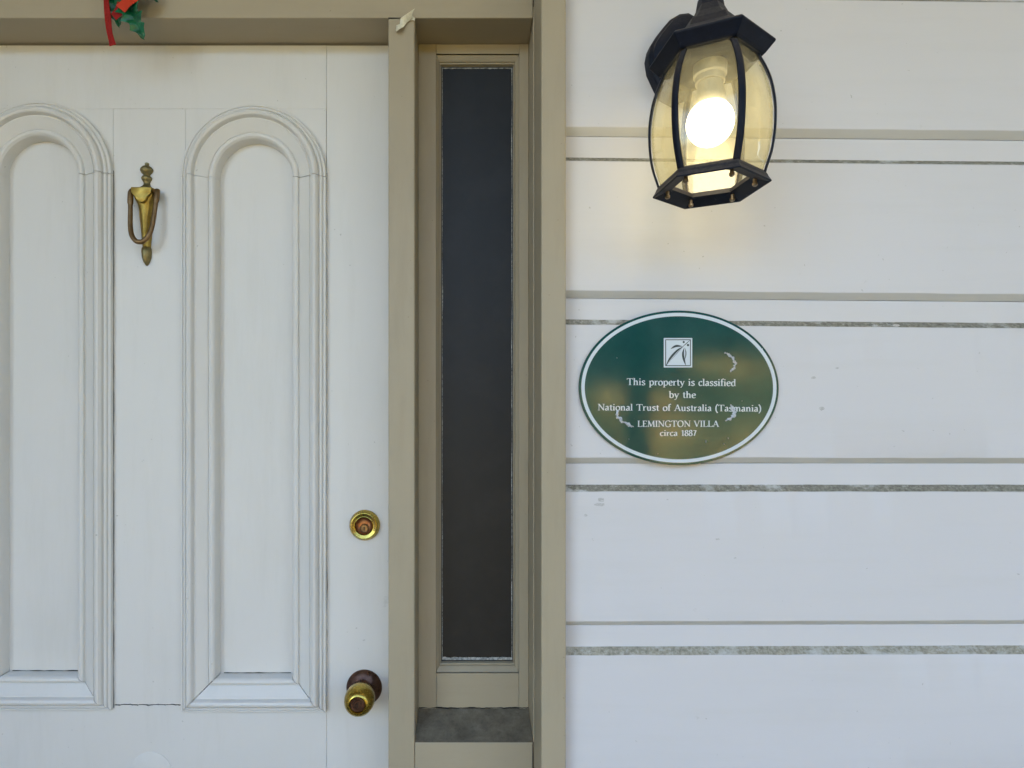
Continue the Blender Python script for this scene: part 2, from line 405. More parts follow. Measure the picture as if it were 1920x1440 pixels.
# hand-made paint scars on the wall
def blob(cx, cz, rx, rz, y, n=18, jag=.35, seed=0, mat='scar', name='paint_chip', parent=wall, th=.0004):
    pts = []
    for i in range(n):
        a = 2 * math.pi * i / n; r = 1 + jag * noise.noise(Vector((math.cos(a) * 2, math.sin(a) * 2, seed * 7.3)))
        pts.append((cx + rx * r * math.cos(a), cz + rz * r * math.sin(a)))
    fr = [(p[0], y - th, p[1]) for p in pts]; bk = [(p[0], y + .0005, p[1]) for p in pts]
    v, f = rings([bk, fr]); return obj(name, v, f, M[mat], parent, smooth=0)
m, nt, b = newmat('bare_scar'); n = tex_noise(nt, 420, 6, .8, (1, 1, 3))
nt.links.new(ramp(nt, n, [(.42, (.40, .39, .37)), (.60, (.66, .645, .64))]), b.inputs['Base Color']); b.inputs['Roughness'].default_value = .8
bump(nt, n, .6, .0008, b); M['scar'] = m
for i, (u, vv, rx, rz) in enumerate([(1127, 937, 7, 5), (1124, 946, 12, 3.5), (1098, 966, 4, 3), (1525, 708, 5, 3), (1541, 766, 6, 4), (1378, 1046, 3, 1.6),
                                     (1345, 1011, 5, 2), (1570, 690, 4, 2), (1318, 481, 1.6, 1.6), (1680, 610, 9, 3), (1640, 611, 6, 2.5)]):
    p = at(u, vv, WALL); blob(p.x, p.z, rx / F * .8, rz / F * .8, WALL - .0002, seed=i + 1)

# ------------------------------------------------------------------ door surround
sur = thing('door_surround', 'taupe painted timber frame around the door and its narrow side window', 'door frame', (0, SUR, 0))
HT = EYE + .7135                                        # underside of the head
box('mullion', -.1359, -.0895, SUR, 1.20, .02, HT - .0006, M['taupe'], sur, bev=.0022)
box('head', -1.16, .1186, SUR, 1.20, HT, HT + .145, M['taupe_h'], sur, bev=.0018)
box('transom_rail', -1.16, .1186, SUR - .012, 1.20, HT + .146, HT + .22, M['taupe_h'], sur, bev=.003)
box('casing', .1203, .1594, CAS, 1.075, .02, 2.949, M['taupe'], sur, bev=.0022)
box('jamb', .1189, .158, 1.0755, 1.20, .02, 2.9, M['taupe'], sur, bev=.001)
# sloping sill and the panel below it
zf, zb = EYE - .5594, EYE - .533
sv = [(x, y, z) for x in (-.0893, .1187) for (y, z) in ((SUR, zf), (1.15, zb), (1.15, zf - .05), (SUR, zf - .0015))]
o = obj('sill', sv, [(0, 1, 2, 3), (7, 6, 5, 4), (0, 4, 5, 1), (1, 5, 6, 2), (2, 6, 7, 3), (3, 7, 4, 0)], [M['sill'], M['taupe_h']], sur, fmat=[1, 1, 0, 1, 1, 1], smooth=0); bevel(o, .002)
box('apron_panel', -.0890, .1180, SUR + .0006, 1.19, .02, zf - .0018, M['taupe_h'], sur, bev=.0012)
box('mullion', -1.16, -1.0405, SUR, 1.20, .02, HT - .0006, M['taupe'], sur, bev=.0022)
box('casing', -1.1635, -1.120, CAS, SUR - .0005, .02, 2.949, M['taupe'], sur, bev=.0022)
box('frieze', -1.118, .1186, SUR + .004, 1.2, HT + .221, 2.949, M['taupe_h'], sur, bev=.001)
box('door_step', -1.04, -.137, 1.03, 1.22, .003, .035, M['sill'], sur, bev=.004)
def crack(p0, p1, face_y, seed, w0, jig, parent, name='crack', mat='dark', n=110):
    a, b_ = Vector(p0), Vector(p1); d = (b_ - a); nn = Vector((-d.y, d.x)).normalized(); rs = []
    for i in range(n + 1):
        q = a + d * i / n; L = (d.length * i / n)
        c_ = q + nn * jig * (noise.noise(Vector((L * 60, seed, .3))) + .5 * noise.noise(Vector((L * 210, seed, 5.3))))
        w = max(.00004, w0 * (1 + 1.6 * noise.noise(Vector((L * 45, seed, 2.7)))))
        e, f_ = c_ - nn * w, c_ + nn * w
        rs.append([(e.x, face_y + .001, e.y), (e.x, face_y - .0004, e.y), (f_.x, face_y - .0004, f_.y), (f_.x, face_y + .001, f_.y)])
    v, f = rings(rs); return obj(name, v, f, M[mat], parent, smooth=0)
crack((-.088, EYE - .5325), (.118, EYE - .5318), DOOR + .0001, 1, .0007, .0012, sur)
crack((.1184, EYE - .66), (.1184, zf), SUR + .0001, 2, .0004, .0003, sur)
crack((-.1358, HT), (-.0896, HT), SUR, 3, .00035, .0002, sur)
crack((.1190, HT + .02), (.1190, EYE + .80), SUR - .0002, 4, .0003, .0002, sur)
# caulk bead between casing and boards
cv = []
for i in range(200):
    z = .3 + 2.5 * i / 199; w = .0016 + .0010 * noise.noise(Vector((z * 30, 0, 0)))
    cv.append([(.1592, WALL - .0030 - w * .3, z), (.1592 + max(w, .0004), WALL - .0002, z), (.1592, WALL + .004, z)])
v, f = rings(cv); obj('caulk_bead', v, f, M['ledge'], sur)

# ------------------------------------------------------------------ sidelight window
win = thing('sidelight_window', 'tall narrow dark glazed side window set between the door and the white wall', 'window', (.02, DOOR, EYE - .53))
S0, S1 = -.0550, .1000; T0, T1 = EYE - .467, EYE + .694
box('stile', -.0890, S0 - .0003, DOOR, 1.18, zb - .001, HT - .001, M['taupe'], win, bev=.0008)
box('stile', S1 + .0003, .1183, DOOR, 1.18, zb - .001, HT - .001, M['taupe'], win, bev=.0008)
box('rail', S0, S1, DOOR + .0004, 1.18, T1, HT - .001, M['taupe_h'], win, bev=.0008)
box('rail', S0, S1, DOOR + .0004, 1.18, zb - .0005, T0, M['taupe_h'], win, bev=.0008)
PR = [(0, .0), (0, .0035), (.10, .0048), (.30, .0065), (.55, .0105), (.58, .0130), (.66, .0118), (.76, .0122), (.80, .0150), (.86, .0200), (1, .0205)]
corners = [((S0, T0), (.0102, .018)), ((S1, T0), (-.0115, .018)), ((S1, T1), (-.0115, -.0158)), ((S0, T1), (.0102, -.0158))]
for i in range(4):
    (a, da), (b_, db) = corners[i], corners[(i + 1) % 4]
    rs = []
    for s in range(25):
        t = s / 24
        O = (a[0] + (b_[0] - a[0]) * t, a[1] + (b_[1] - a[1]) * t); D = (da[0] + (db[0] - da[0]) * t, da[1] + (db[1] - da[1]) * t)
        w = 1 + .03 * noise.noise(Vector((O[0] * 25, O[1] * 25, i)))
        ring = [(O[0] + D[0] * p[0] * w, DOOR + p[1], O[1] + D[1] * p[0] * w) for p in PR] + [(O[0] + D[0] * .9, DOOR + .03, O[1] + D[1] * .9), (O[0], DOOR + .03, O[1])]
        rs.append(ring)
    v, f = rings(rs); obj('glazing_bead', v, f, M['taupe'], win, smooth=28)
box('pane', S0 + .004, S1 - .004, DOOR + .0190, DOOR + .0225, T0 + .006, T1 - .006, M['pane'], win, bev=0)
# smeared putty on the edges of the pane
def smear(a, b_, w0, amp, seed, name='putty_smear'):
    P0, P1 = Vector(a), Vector(b_); n = 90; d = (P1 - P0); nrm = Vector((-d.y, d.x)).normalized(); rs = []
    for i in range(n + 1):
        p = P0 + d * i / n; w = max(.0004, w0 + amp * noise.noise(Vector((i * .16, seed, 0))) + amp * .5 * noise.noise(Vector((i * .6, seed, 3))))
        q = p + nrm * w
        rs.append([(p.x, DOOR + .0178, p.y), (q.x, DOOR + .0188, q.y), (q.x, DOOR + .0192, q.y), (p.x, DOOR + .0192, p.y)])
    v, f = rings(rs); obj(name, v, f, M['putty'], win)
gx0, gx1, gz0, gz1 = S0 + .0100, S1 - .0113, T0 + .0178, T1 - .0156
smear((gx0, gz0), (gx1, gz0), .0046, .002, 1); smear((gx1, gz0), (gx1, gz1), .0011, .0012, 2)
smear((gx1, gz1), (gx0, gz1), .0012, .0016, 3); smear((gx0, gz1), (gx0, gz0), .0012, .0012, 4)
box('dark_room_sheet', -.10, .13, 1.181, 1.19, zb - .02, HT, M['void'], win, bev=0)  # black sheet standing in for the unlit room behind the pane

# ------------------------------------------------------------------ front door
door = thing('front_door', 'white panelled front door with arched raised mouldings and brass fittings', 'door', (-.59, DOOR, .04))
DZ0, DZ1 = .04, EYE + .7100
XS, XH = -.138, -1.038                                 # lock edge and hinge edge
G = .0004
TR = EYE + .591                                        # lower edge of top rail
BR = EYE - .527                                        # top of lock rail
D2 = DOOR + .036
xs1 = -.2612                                           # inner edge of lock stile
m0, m1 = -.6608, -.5252                                # muntin
xh1 = -.925
box('stile', xs1 + G, XS, DOOR, D2, DZ0, DZ1, M['door'], door, bev=.0009)
box('stile', XH, xh1 - G, DOOR, D2, DZ0, DZ1, M['door'], door, bev=.0009)
box('top_rail', xh1, xs1, DOOR + .0003, D2, TR + .0003, DZ1, M['door'], door, bev=.0002)
box('muntin', m0 + G * .5, m1 - G * .4, DOOR + .0001, D2, BR + .0012, TR - .0001, M['door'], door, bev=.0002)
# lock rail with a ragged crack along its upper edge
n = 120; tp = []
for i in range(n + 1):
    x = xh1 + (xs1 - xh1) * i / n
    amp = 1 if m0 - .02 < x < m1 + .02 else .2
    tp.append((x, BR + amp * (.0012 * noise.noise(Vector((x * 70, 0, 1))) + .0009 * noise.noise(Vector((x * 180, 3, 1))))))
rs = [[(x, DOOR + .0002, z), (x, D2, z), (x, D2, .80), (x, DOOR + .0002, .80)] for x, z in tp]
v, f = rings(rs); obj('lock_rail', v, f, M['door'], door, smooth=0)
box('kick_rail', xh1, xs1, DOOR, D2, DZ0, .30, M['door'], door, bev=.001)
box('lower_panel', xh1, xs1, DOOR + .012, D2, .3005, .7995, M['door'], door, bev=.001)
box('core', XH + .005, XS - .005, DOOR + .028, D2 + .008, DZ0 + .004, DZ1 - .004, M['dark'], door, bev=0)

def spandrel(cx, cz, x0, x1):
    rr_ = .105; n = 28; rs = []
    zb_, zt = BR + .0012, TR - .0001
    aa = sorted([math.pi * i / n for i in range(n + 1)] + [math.atan2(zt - cz, x1 - G - cx), math.atan2(zt - cz, x0 + G - cx)])
    inner = [(cx + rr_, zb_)] + [(cx + rr_ * math.cos(a), cz + rr_ * math.sin(a)) for a in aa] + [(cx - rr_, zb_)]
    outer = []
    for i, (x, z) in enumerate(inner):
        if i == 0: outer.append((x1 - G, zb_))
        elif i == len(inner) - 1: outer.append((x0 + G, zb_))
        else:
            a = aa[i - 1]; ca, sa = math.cos(a), math.sin(a)
            k = min((x1 - G - cx) / ca if ca > 1e-6 else 1e9, (x0 + G - cx) / ca if ca < -1e-6 else 1e9, (zt - cz) / sa if sa > 1e-6 else 1e9)
            outer.append((cx + ca * k, cz + sa * k))
    rs = [[(p[0], DOOR, p[1]), (q[0], DOOR, q[1]), (q[0], DOOR + .02, q[1]), (p[0], DOOR + .02, p[1])] for p, q in zip(inner, outer)]
    v, f = rings(rs); obj('spandrel_board', v, f, M['door'], door, smooth=0)

PROF = [(0, -.001), (0, .0075), (.0010, .0085), (.0036, .0088), (.0044, .0074), (.0056, .0078), (.0062, .0104), (.0078, .0116), (.0100, .0116),
        (.0108, .0100), (.0120, .0102), (.0134, .0156), (.0166, .0190), (.0200, .0198), (.0236, .0182), (.0260, .0146), (.0268, .0114), (.0284, .0110),
        (.0296, .0124), (.0310, .0116), (.0345, .0102), (.0400, .0080), (.0450, .0056), (.0488, .0040), (.0494, .0028), (.0512, .0030),
        (.0524, .0076), (.0560, .0094), (.0595, .0086), (.0625, .0058), (.0640, .0010), (.0650, -.0115), (.0650, -.0138), (.010, -.0138)]
def mould_piece(st, name, seed):
    rs = []
    for s, (O, D) in enumerate(st):
        w = 1 + .010 * noise.noise(Vector((O[0] * 9, O[1] * 9, seed)))
        ring = []
        for t, h in PROF:
            hh = (h * 1.14 if h > .001 else h) + .0004 * noise.noise(Vector((O[0] * 14 + t * 60, O[1] * 14, seed * 3))) if h > 0 else h
            ring.append((O[0] + D[0] * t * w, DOOR - hh, O[1] + D[1] * t * w))
        rs.append(ring)
    v, f = rings(rs); return obj(name, v, f, M['door'], door, smooth=24)

def panel(cx, cz, zbot, seed):
    Rr = .135; n = 44
    arch = []
    for i in range(n + 1):
        a = math.pi * i / n
        O = (cx + Rr * math.cos(a), cz + Rr * math.sin(a)); arch.append((O, (-math.cos(a), -math.sin(a))))
    # right and left ends stand a hair above the straight lengths: the joints have opened
    arch[0] = ((cx + Rr, cz + .0010), (-1, -.0)); arch[-1] = ((cx - Rr, cz + .0005), (1, -.0))
    mould_piece(arch, 'arch_moulding', seed)
    g1, g2 = .0007, .0013
    def straight(a, da, b_, db, m=24): return [((a[0] + (b_[0] - a[0]) * i / m, a[1] + (b_[1] - a[1]) * i / m), (da[0] + (db[0] - da[0]) * i / m, da[1] + (db[1] - da[1]) * i / m)) for i in range(m + 1)]
    mould_piece(straight((cx + Rr, cz - .0002), (-1, 0), (cx + Rr, zbot + g1), (-1, 1)), 'side_moulding', seed + 1)
    mould_piece(straight((cx - Rr, cz - .0001), (1, 0), (cx - Rr, zbot + g1), (1, 1)), 'side_moulding', seed + 2)
    mould_piece(straight((cx - Rr + g2, zbot), (1, 1), (cx + Rr - g2, zbot), (-1, 1)), 'base_moulding', seed + 3)
    # flat field
    rr_ = .0850; pts = [(cx + rr_ * math.cos(math.pi * i / 30), cz + rr_ * math.sin(math.pi * i / 30)) for i in range(31)]
    pts = [(cx + rr_, zbot + .045)] + pts + [(cx - rr_, zbot + .045)]
    v, f = rings([[(x, DOOR + .0130, z) for x, z in pts], [(x, DOOR + .022, z) for x, z in pts]])
    obj('field_panel', v, f, M['door'], door, smooth=0)
def open_joint(x, za, zb_, seed, w0=.0006):
    rs = []
    for i in range(160):
        z = za + (zb_ - za) * i / 159
        w = max(.00005, w0 + .0010 * noise.noise(Vector((z * 17, seed, .3))) + .0005 * noise.noise(Vector((z * 70, seed, 2.3))))
        rs.append([(x - .0006, DOOR + .001, z), (x - .0006, DOOR - .0006, z), (x + w, DOOR - .0004, z), (x + w, DOOR + .001, z)])
    v, f = rings(rs); obj('open_joint', v, f, M['dark'], door, smooth=0)
open_joint(-.2600, EYE - .535, EYE + .470, 1, .0003); open_joint(-.6600, EYE - .532, EYE + .475, 5, .0009)
def level_crack(xa, xb, z, y, seed, w0, jig):
    rs = []
    for i in range(140):
        x = xa + (xb - xa) * i / 139; c_ = z + jig * (noise.noise(Vector((x * 90, seed, .3))) + .6 * noise.noise(Vector((x * 240, seed, 5.3))))
        w = max(.00006, w0 + w0 * 1.3 * noise.noise(Vector((x * 55, seed, 2.7))))
        rs.append([(x, y + .001, c_ - w), (x, y - .0004, c_ - w), (x, y - .0004, c_ + w), (x, y + .001, c_ + w)])
    v, f = rings(rs); obj('crack', v, f, M['dark'], door, smooth=0)
level_crack(-.6570, -.5320, EYE - .5262, DOOR, 1, .00055, .0016)
level_crack(-.458, -.331, EYE - .4715, DOOR + .0129, 2, .0006, .0003); level_crack(-.859, -.731, EYE - .4675, DOOR + .0129, 3, .0008, .0004)
panel(-.395, EYE + .460, EYE - .537, 1.5); spandrel(-.395, EYE + .460, m1, xs1)
panel(-.795, EYE + .465, EYE - .533, 11.5); spandrel(-.795, EYE + .465, xh1, m0)
# old fitting painted over
px_, pz_ = (283 - CX) / 1000, EYE + (CY - 1449) / 1000
v, f = lathe([(.0395, -.001), (.0392, .0009), (.037, .0018), (.0, .0022)], (px_, DOOR + .0002, pz_), 'y', 64); obj('painted_disc', v, f, M['door'], door)

# ---- door knob
kx, kz = (683 - CX) / 1000, EYE + (CY - 1288.5) / 1000
v, f = lathe([(.0333, -.001), (.0333, .0022), (.0325, .0040), (.0300, .0065), (.0255, .0098), (.0205, .0125), (.0172, .0150), (.0150, .0180), (.010, .0185)], (kx, DOOR, kz), 'y', 64)
knob = obj('door_knob', v, f, M['rose'], door, label='dark bronze rose with a bright brass knob')
v, f = lathe([(.0105, .016), (.0130, .0165), (.0138, .020), (.0125, .024), (.0125, .0265), (.0150, .0275), (.0200, .0290), (.0240, .0330), (.0264, .0400), (.0272, .0480), (.0268, .0560),
              (.0248, .0645), (.0212, .0710), (.0175, .0745), (.0152, .0752), (.0140, .0740), (.0132, .0700), (.006, .0700)], (kx, DOOR, kz), 'y', 64)
obj('handle', v, f, M['brass'], knob, smooth=40)
v, f = lathe([(.0131, .060), (.0131, .0712), (.0125, .0722), (.0086, .0722), (.0082, .0712), (.0078, .0722), (.003, .0724), (.0, .0724)], (kx, DOOR, kz), 'y', 40)
obj('lock_face', v, f, M['rose'], knob)
box('keyhole', kx - .0007, kx + .0007, DOOR - .0727, DOOR - .07, kz - .005, kz + .004, M['dark'], knob, bev=0)

# ---- deadbolt
bx, bz = (684 - CX) / 1000, EYE + (CY - 984.5) / 1000
v, f = lathe([(.0287, -.001), (.0288, .0015), (.0283, .0030), (.0262, .0080), (.0246, .0118), (.0240, .0126), (.0232, .0128), (.0176, .0110), (.0170, .0112), (.0163, .0100), (.0160, .0020), (.005, .0020)], (bx, DOOR, bz), 'y', 64)
bolt = obj('deadbolt', v, f, M['brass'], door, smooth=30, label='round brass deadbolt with copper coloured lock cup')
v, f = lathe([(.0159, .0005), (.0160, .0092), (.0150, .0075), (.0120, .0045), (.0085, .0034), (.0, .0034)], (bx, DOOR, bz), 'y', 48)
obj('lock_cup', v, f, M['copper'], bolt)
bz -= .0048
v, f = lathe([(.0080, .003), (.0080, .0066), (.0075, .0072), (.0073, .0064), (.0066, .0062), (.0062, .0072), (.0, .0074)], (bx, DOOR, bz), 'y', 40)
obj('key_plug', v, f, M['bronze'], bolt)
v, f = lathe([(.0014, .0070), (.0014, .0077), (.0, .0078)], (bx, DOOR, bz + .0012), 'y', 16); mb = MB(); mb.add(v, f)
v, f = boxmesh(bx - .0006, bx + .0006, DOOR - .0077, DOOR - .006, bz - .0045, bz + .0012); mb.add(v, f); mb.build('keyhole', M['dark'], bolt); bz += .0048

# ---- knocker
def loft(secs, yb, seg=24):
    rs = []
    for z, x, hw, dep, e in secs:
        ring = []
        for j in range(seg):
            a = math.pi * j / (seg - 1)
            c_, s_ = math.cos(a), math.sin(a)
            ring.append((x + hw * math.copysign(abs(c_) ** e, c_), yb - dep * abs(s_) ** e, z))
        ring.append((x - hw * .9, yb + .001, z)); ring.append((x + hw * .9, yb + .001, z))
        rs.append(ring)
    return rings(rs)
def K(v): return EYE + (CY - v) / 1000
kx0 = (275.8 - CX) / 1000
fin = [(K(305.5), .0026), (K(307), .0040), (K(310.5), .0036), (K(311.5), .0042), (K(314), .0085), (K(317.5), .0112), (K(321), .0120), (K(325), .0098), (K(328), .0068), (K(330.5), .0058),
       (K(332), .0084), (K(335), .0098), (K(338), .0092), (K(341), .0070), (K(344), .0058), (K(348), .0062), (K(352), .0098), (K(355.5), .0165), (K(358.5), .0205), (K(360), .0210)]
v, f = loft([(z, kx0, r, min(r * 1.05, .013), 1) for z, r in fin], DOOR, 26)
kn = obj('knocker', v, f, M['patina'], door, smooth=50, label='tarnished urn shaped door knocker')
body = [(K(359), kx0, .0200, .017, .35), (K(360), kx0, .0206, .018, .35), (K(372), kx0, .0190, .018, .4), (K(378), kx0, .0175, .017, .5), (K(386), kx0, .0140, .0155, .8), (K(400), kx0, .0132, .015, 1.1), (K(420), kx0, .0118, .0135, 1.2),
        (K(440), kx0, .0098, .012, 1.2), (K(456), kx0, .0080, .010, 1.1), (K(466), kx0, .0072, .009, 1)]
v, f = loft(body, DOOR, 26); obj('body', v, f, M['oldbrass'], kn, smooth=50)
# scalloped front plate
sc = [(-.0200, K(359)), (.0200, K(359)), (.0198, K(368)), (.0150, K(374)), (.0115, K(377)), (.0090, K(382)), (.0045, K(386)), (0, K(387)), (-.0045, K(386)), (-.0090, K(382)), (-.0115, K(377)), (-.0150, K(374)), (-.0198, K(368))]
v, f = rings([[(kx0 + x * .93, DOOR - .014, z) for x, z in sc], [(kx0 + x * .93, DOOR - .0215, z) for x, z in sc], [(kx0 + x * .87, DOOR - .0222, K(372) + (z - K(372)) * .93) for x, z in sc]])
obj('front_plate', v, f, M['oldbrass'], kn)
acorn = [(K(464), kx0, .0070, .009, 1), (K(467), kx0, .0086, .011, 1), (K(474), kx0, .0090, .012, 1), (K(484), kx0, .0082, .011, 1), (K(492), kx0, .0058, .008, 1), (K(497), kx0, .0026, .0045, 1), (K(498.5), kx0, .0008, .002, 1)]
v, f = loft(acorn, DOOR, 26); obj('drop_finial', v, f, M['patina'], kn, smooth=50)
kl = kx0 + .0008
loop = catmull([(kl - .0232, DOOR - .0105, K(361)), (kl - .0240, DOOR - .014, K(370)), (kl - .0222, DOOR - .018, K(400)), (kl - .0202, DOOR - .022, K(430)), (kl - .0155, DOOR - .0255, K(449)), (kl - .0070, DOOR - .0275, K(460)),
                (kl, DOOR - .0280, K(462)), (kl + .0070, DOOR - .0275, K(460)), (kl + .0155, DOOR - .0255, K(449)), (kl + .0202, DOOR - .022, K(430)), (kl + .0228, DOOR - .018, K(400)), (kl + .0248, DOOR - .014, K(370)), (kl + .0240, DOOR - .0105, K(361))], 7)
nl = len(loop); rad = [.0036 + .0009 * math.cos((i / (nl - 1) - .5) * math.pi) + (.0012 if i > nl * .86 or i < nl * .14 else 0) for i in range(nl)]
v, f = tube(loop, rad, 14); obj('swing_handle', v, f, M['bronze'], kn, smooth=60)
v, f = tube([(kx0 - .0235, DOOR - .0115, K(363.5)), (kx0 + .0240, DOOR - .0115, K(363.5))], .004, 12); obj('pivot_pin', v, f, M['bronze'], kn)

# ------------------------------------------------------------------ lettering strokes
GL = {
 'T': (.78, [('h', .04, .74, .965), ('t', [(.05, .97), (.035, .79)]), ('t', [(.73, .97), (.745, .79)]), ('l', [(.39, 0), (.39, .96)]), ('s', .39, .02, .30)]),
 'h': (.68, [('l', [(.15, 0), (.15, 1.03)]), ('c', [(.16, .46), (.28, .62), (.42, .63), (.5, .44)]), ('l', [(.5, .48), (.5, 0)]), ('s', .15, .02, .26), ('s', .5, .02, .26), ('s', .09, 1.01, .14)]),
 'i': (.34, [('l', [(.16, 0), (.16, .65)]), ('s', .16, .02, .27), ('s', .1, .63, .14), ('d', .16, .92)]),
 's': (.50, [('c', [(.40, .54), (.32, .65), (.17, .63), (.10, .50), (.20, .39), (.34, .28), (.41, .16), (.32, .02), (.16, .01), (.08, .12)])]),
 'p': (.66, [('l', [(.15, -.3), (.15, .65)]), ('c', [(.16, .50), (.30, .64), (.46, .61), (.56, .36), (.48, .08), (.32, .0), (.16, .10)]), ('s', .15, -.29, .28), ('s', .09, .63, .14)]),
 'r': (.46, [('l', [(.14, 0), (.14, .65)]), ('c', [(.15, .42), (.26, .60), (.42, .61)]), ('s', .15, .02, .28), ('s', .08, .63, .14)]),
 'o': (.61, [('c', [(.30, .655), (.13, .56), (.08, .33), (.13, .09), (.30, .0), (.47, .09), (.53, .33), (.47, .56), (.31, .655)])]),
 'e': (.55, [('c', [(.10, .35), (.28, .36), (.46, .40), (.42, .58), (.29, .65), (.13, .55), (.08, .33), (.15, .08), (.32, .0), (.48, .11)])]),
 't': (.40, [('l', [(.18, .84), (.18, .14)]), ('c', [(.18, .16), (.24, .02), (.38, .06)]), ('h', .03, .36, .625)]),
 'y': (.60, [('l', [(.10, .64), (.31, .06)]), ('t', [(.52, .64), (.27, -.10), (.18, -.27)]), ('s', .10, .63, .24), ('s', .52, .63, .2), ('h', .04, .2, -.27)]),
 'c': (.50, [('c', [(.43, .53), (.34, .65), (.20, .61), (.09, .46), (.08, .25), (.16, .05), (.31, .0), (.45, .11)])]),
 'l': (.32, [('l', [(.15, 0), (.15, 1.03)]), ('s', .15, .02, .27), ('s', .09, 1.01, .14)]),
 'a': (.55, [('c', [(.11, .54), (.22, .65), (.35, .61), (.39, .46)]), ('l', [(.39, .48), (.39, .05)]), ('c', [(.39, .38), (.21, .33), (.09, .19), (.14, .02), (.28, .03), (.39, .15)]), ('s', .46, .025, .14)]),
 'f': (.39, [('c', [(.40, .97), (.30, 1.04), (.19, .94), (.17, .76)]), ('l', [(.17, .8), (.17, 0)]), ('h', .03, .35, .625), ('s', .17, .02, .28)]),
 'd': (.67, [('l', [(.48, .02), (.48, 1.03)]), ('c', [(.47, .54), (.32, .65), (.15, .57), (.08, .32), (.15, .07), (.3, .0), (.47, .12)]), ('s', .42, 1.01, .14), ('s', .55, .025, .13)]),
 'b': (.64, [('l', [(.15, .03), (.15, 1.03)]), ('c', [(.16, .52), (.32, .65), (.47, .58), (.55, .33), (.48, .08), (.32, .0), (.16, .06)]), ('s', .09, 1.01, .14)]),
 'N': (.88, [('t', [(.15, 0), (.15, .97)]), ('l', [(.14, .97), (.73, .03)]), ('t', [(.73, 0), (.73, .97)]), ('s', .15, .02, .26), ('s', .09, .97, .16), ('s', .73, .97, .26)]),
 'n': (.68, [('l', [(.15, 0), (.15, .65)]), ('c', [(.16, .46), (.28, .62), (.42, .63), (.5, .44)]), ('l', [(.5, .48), (.5, 0)]), ('s', .15, .02, .26), ('s', .5, .02, .26), ('s', .09, .63, .14)]),
 'u': (.68, [('l', [(.15, .64), (.15, .2)]), ('c', [(.15, .22), (.22, .03), (.37, .03), (.48, .16)]), ('l', [(.49, .64), (.49, .02)]), ('s', .09, .63, .14), ('s', .43, .63, .14), ('s', .55, .025, .13)]),
 'A': (.82, [('t', [(.10, 0), (.40, .99)]), ('l', [(.40, .99), (.71, 0)]), ('h', .22, .60, .34), ('s', .10, .02, .25), ('s', .71, .02, .28)]),
 '(': (.36, [('c', [(.30, 1.1), (.14, .78), (.09, .40), (.14, .02), (.30, -.28)])]),
 ')': (.36, [('c', [(.05, 1.1), (.21, .78), (.26, .40), (.21, .02), (.05, -.28)])]),
 'm': (1.02, [('l', [(.15, 0), (.15, .65)]), ('c', [(.16, .46), (.28, .62), (.41, .63), (.49, .44)]), ('l', [(.49, .48), (.49, 0)]), ('c', [(.50, .46), (.62, .62), (.75, .63), (.83, .44)]), ('l', [(.83, .48), (.83, 0)]),
             ('s', .15, .02, .24), ('s', .49, .02, .24), ('s', .83, .02, .24), ('s', .09, .63, .14)]),
 'L': (.64, [('l', [(.17, 0), (.17, .98)]), ('h', .05, .60, .03), ('t', [(.59, .03), (.62, .22)]), ('s', .17, .97, .28)]),
 'E': (.66, [('l', [(.17, 0), (.17, .98)]), ('h', .05, .58, .03), ('h', .05, .56, .965), ('h', .17, .48, .51), ('t', [(.57, .03), (.60, .2)]), ('t', [(.55, .97), (.56, .80)])]),
 'M': (1.0, [('t', [(.13, 0), (.18, .97)]), ('l', [(.18, .98), (.48, .06)]), ('t', [(.48, .06), (.80, .98)]), ('l', [(.80, .98), (.86, 0)]), ('s', .13, .02, .24), ('s', .86, .02, .27), ('s', .13, .97, .14), ('s', .86, .97, .14)]),
 'I': (.38, [('l', [(.19, 0), (.19, .98)]), ('s', .19, .02, .29), ('s', .19, .97, .29)]),
 'G': (.84, [('c', [(.72, .78), (.60, .95), (.42, 1), (.19, .86), (.09, .5), (.19, .12), (.43, 0), (.62, .03), (.71, .12)]), ('l', [(.71, .06), (.71, .40)]), ('s', .71, .41, .27)]),
 'O': (.88, [('c', [(.43, 1), (.18, .86), (.09, .5), (.18, .14), (.43, 0), (.68, .14), (.77, .5), (.68, .86), (.44, 1)])]),
 'V': (.78, [('l', [(.10, .98), (.39, .02)]), ('t', [(.39, .02), (.69, .98)]), ('s', .10, .97, .27), ('s', .69, .97, .24)]),
 '1': (.46, [('l', [(.24, 0), (.24, .97)]), ('t', [(.24, .96), (.08, .83)]), ('s', .24, .02, .30)]),
 '8': (.54, [('c', [(.26, .53), (.12, .66), (.13, .88), (.26, .98), (.40, .88), (.40, .66), (.26, .53), (.09, .38), (.09, .12), (.26, 0), (.43, .12), (.43, .38), (.27, .53)])]),
 '7': (.50, [('h', .07, .47, .93), ('h', .08, .46, .90), ('l', [(.44, .93), (.30, .5), (.20, 0)])]),
 'K': (.76, [('l', [(.17, 0), (.17, 1)]), ('t', [(.2, .48), (.62, 1)]), ('l', [(.3, .58), (.68, 0)])]),
 'W': (1.1, [('l', [(.06, 1), (.3, 0)]), ('t', [(.3, 0), (.54, 1)]), ('l', [(.54, 1), (.78, 0)]), ('t', [(.78, 0), (1.02, 1)])]),
 'C': (.78, [('c', [(.70, .78), (.58, .95), (.42, 1), (.19, .86), (.09, .5), (.19, .12), (.43, 0), (.62, .05), (.72, .2)])]),
 'D': (.84, [('l', [(.17, 0), (.17, 1)]), ('c', [(.17, .97), (.5, .95), (.74, .75), (.76, .4), (.6, .1), (.35, .02), (.17, .03)])]),
 ' ': (.42, []),
}
THICK, THIN, NIB = .150, .068, R(22)
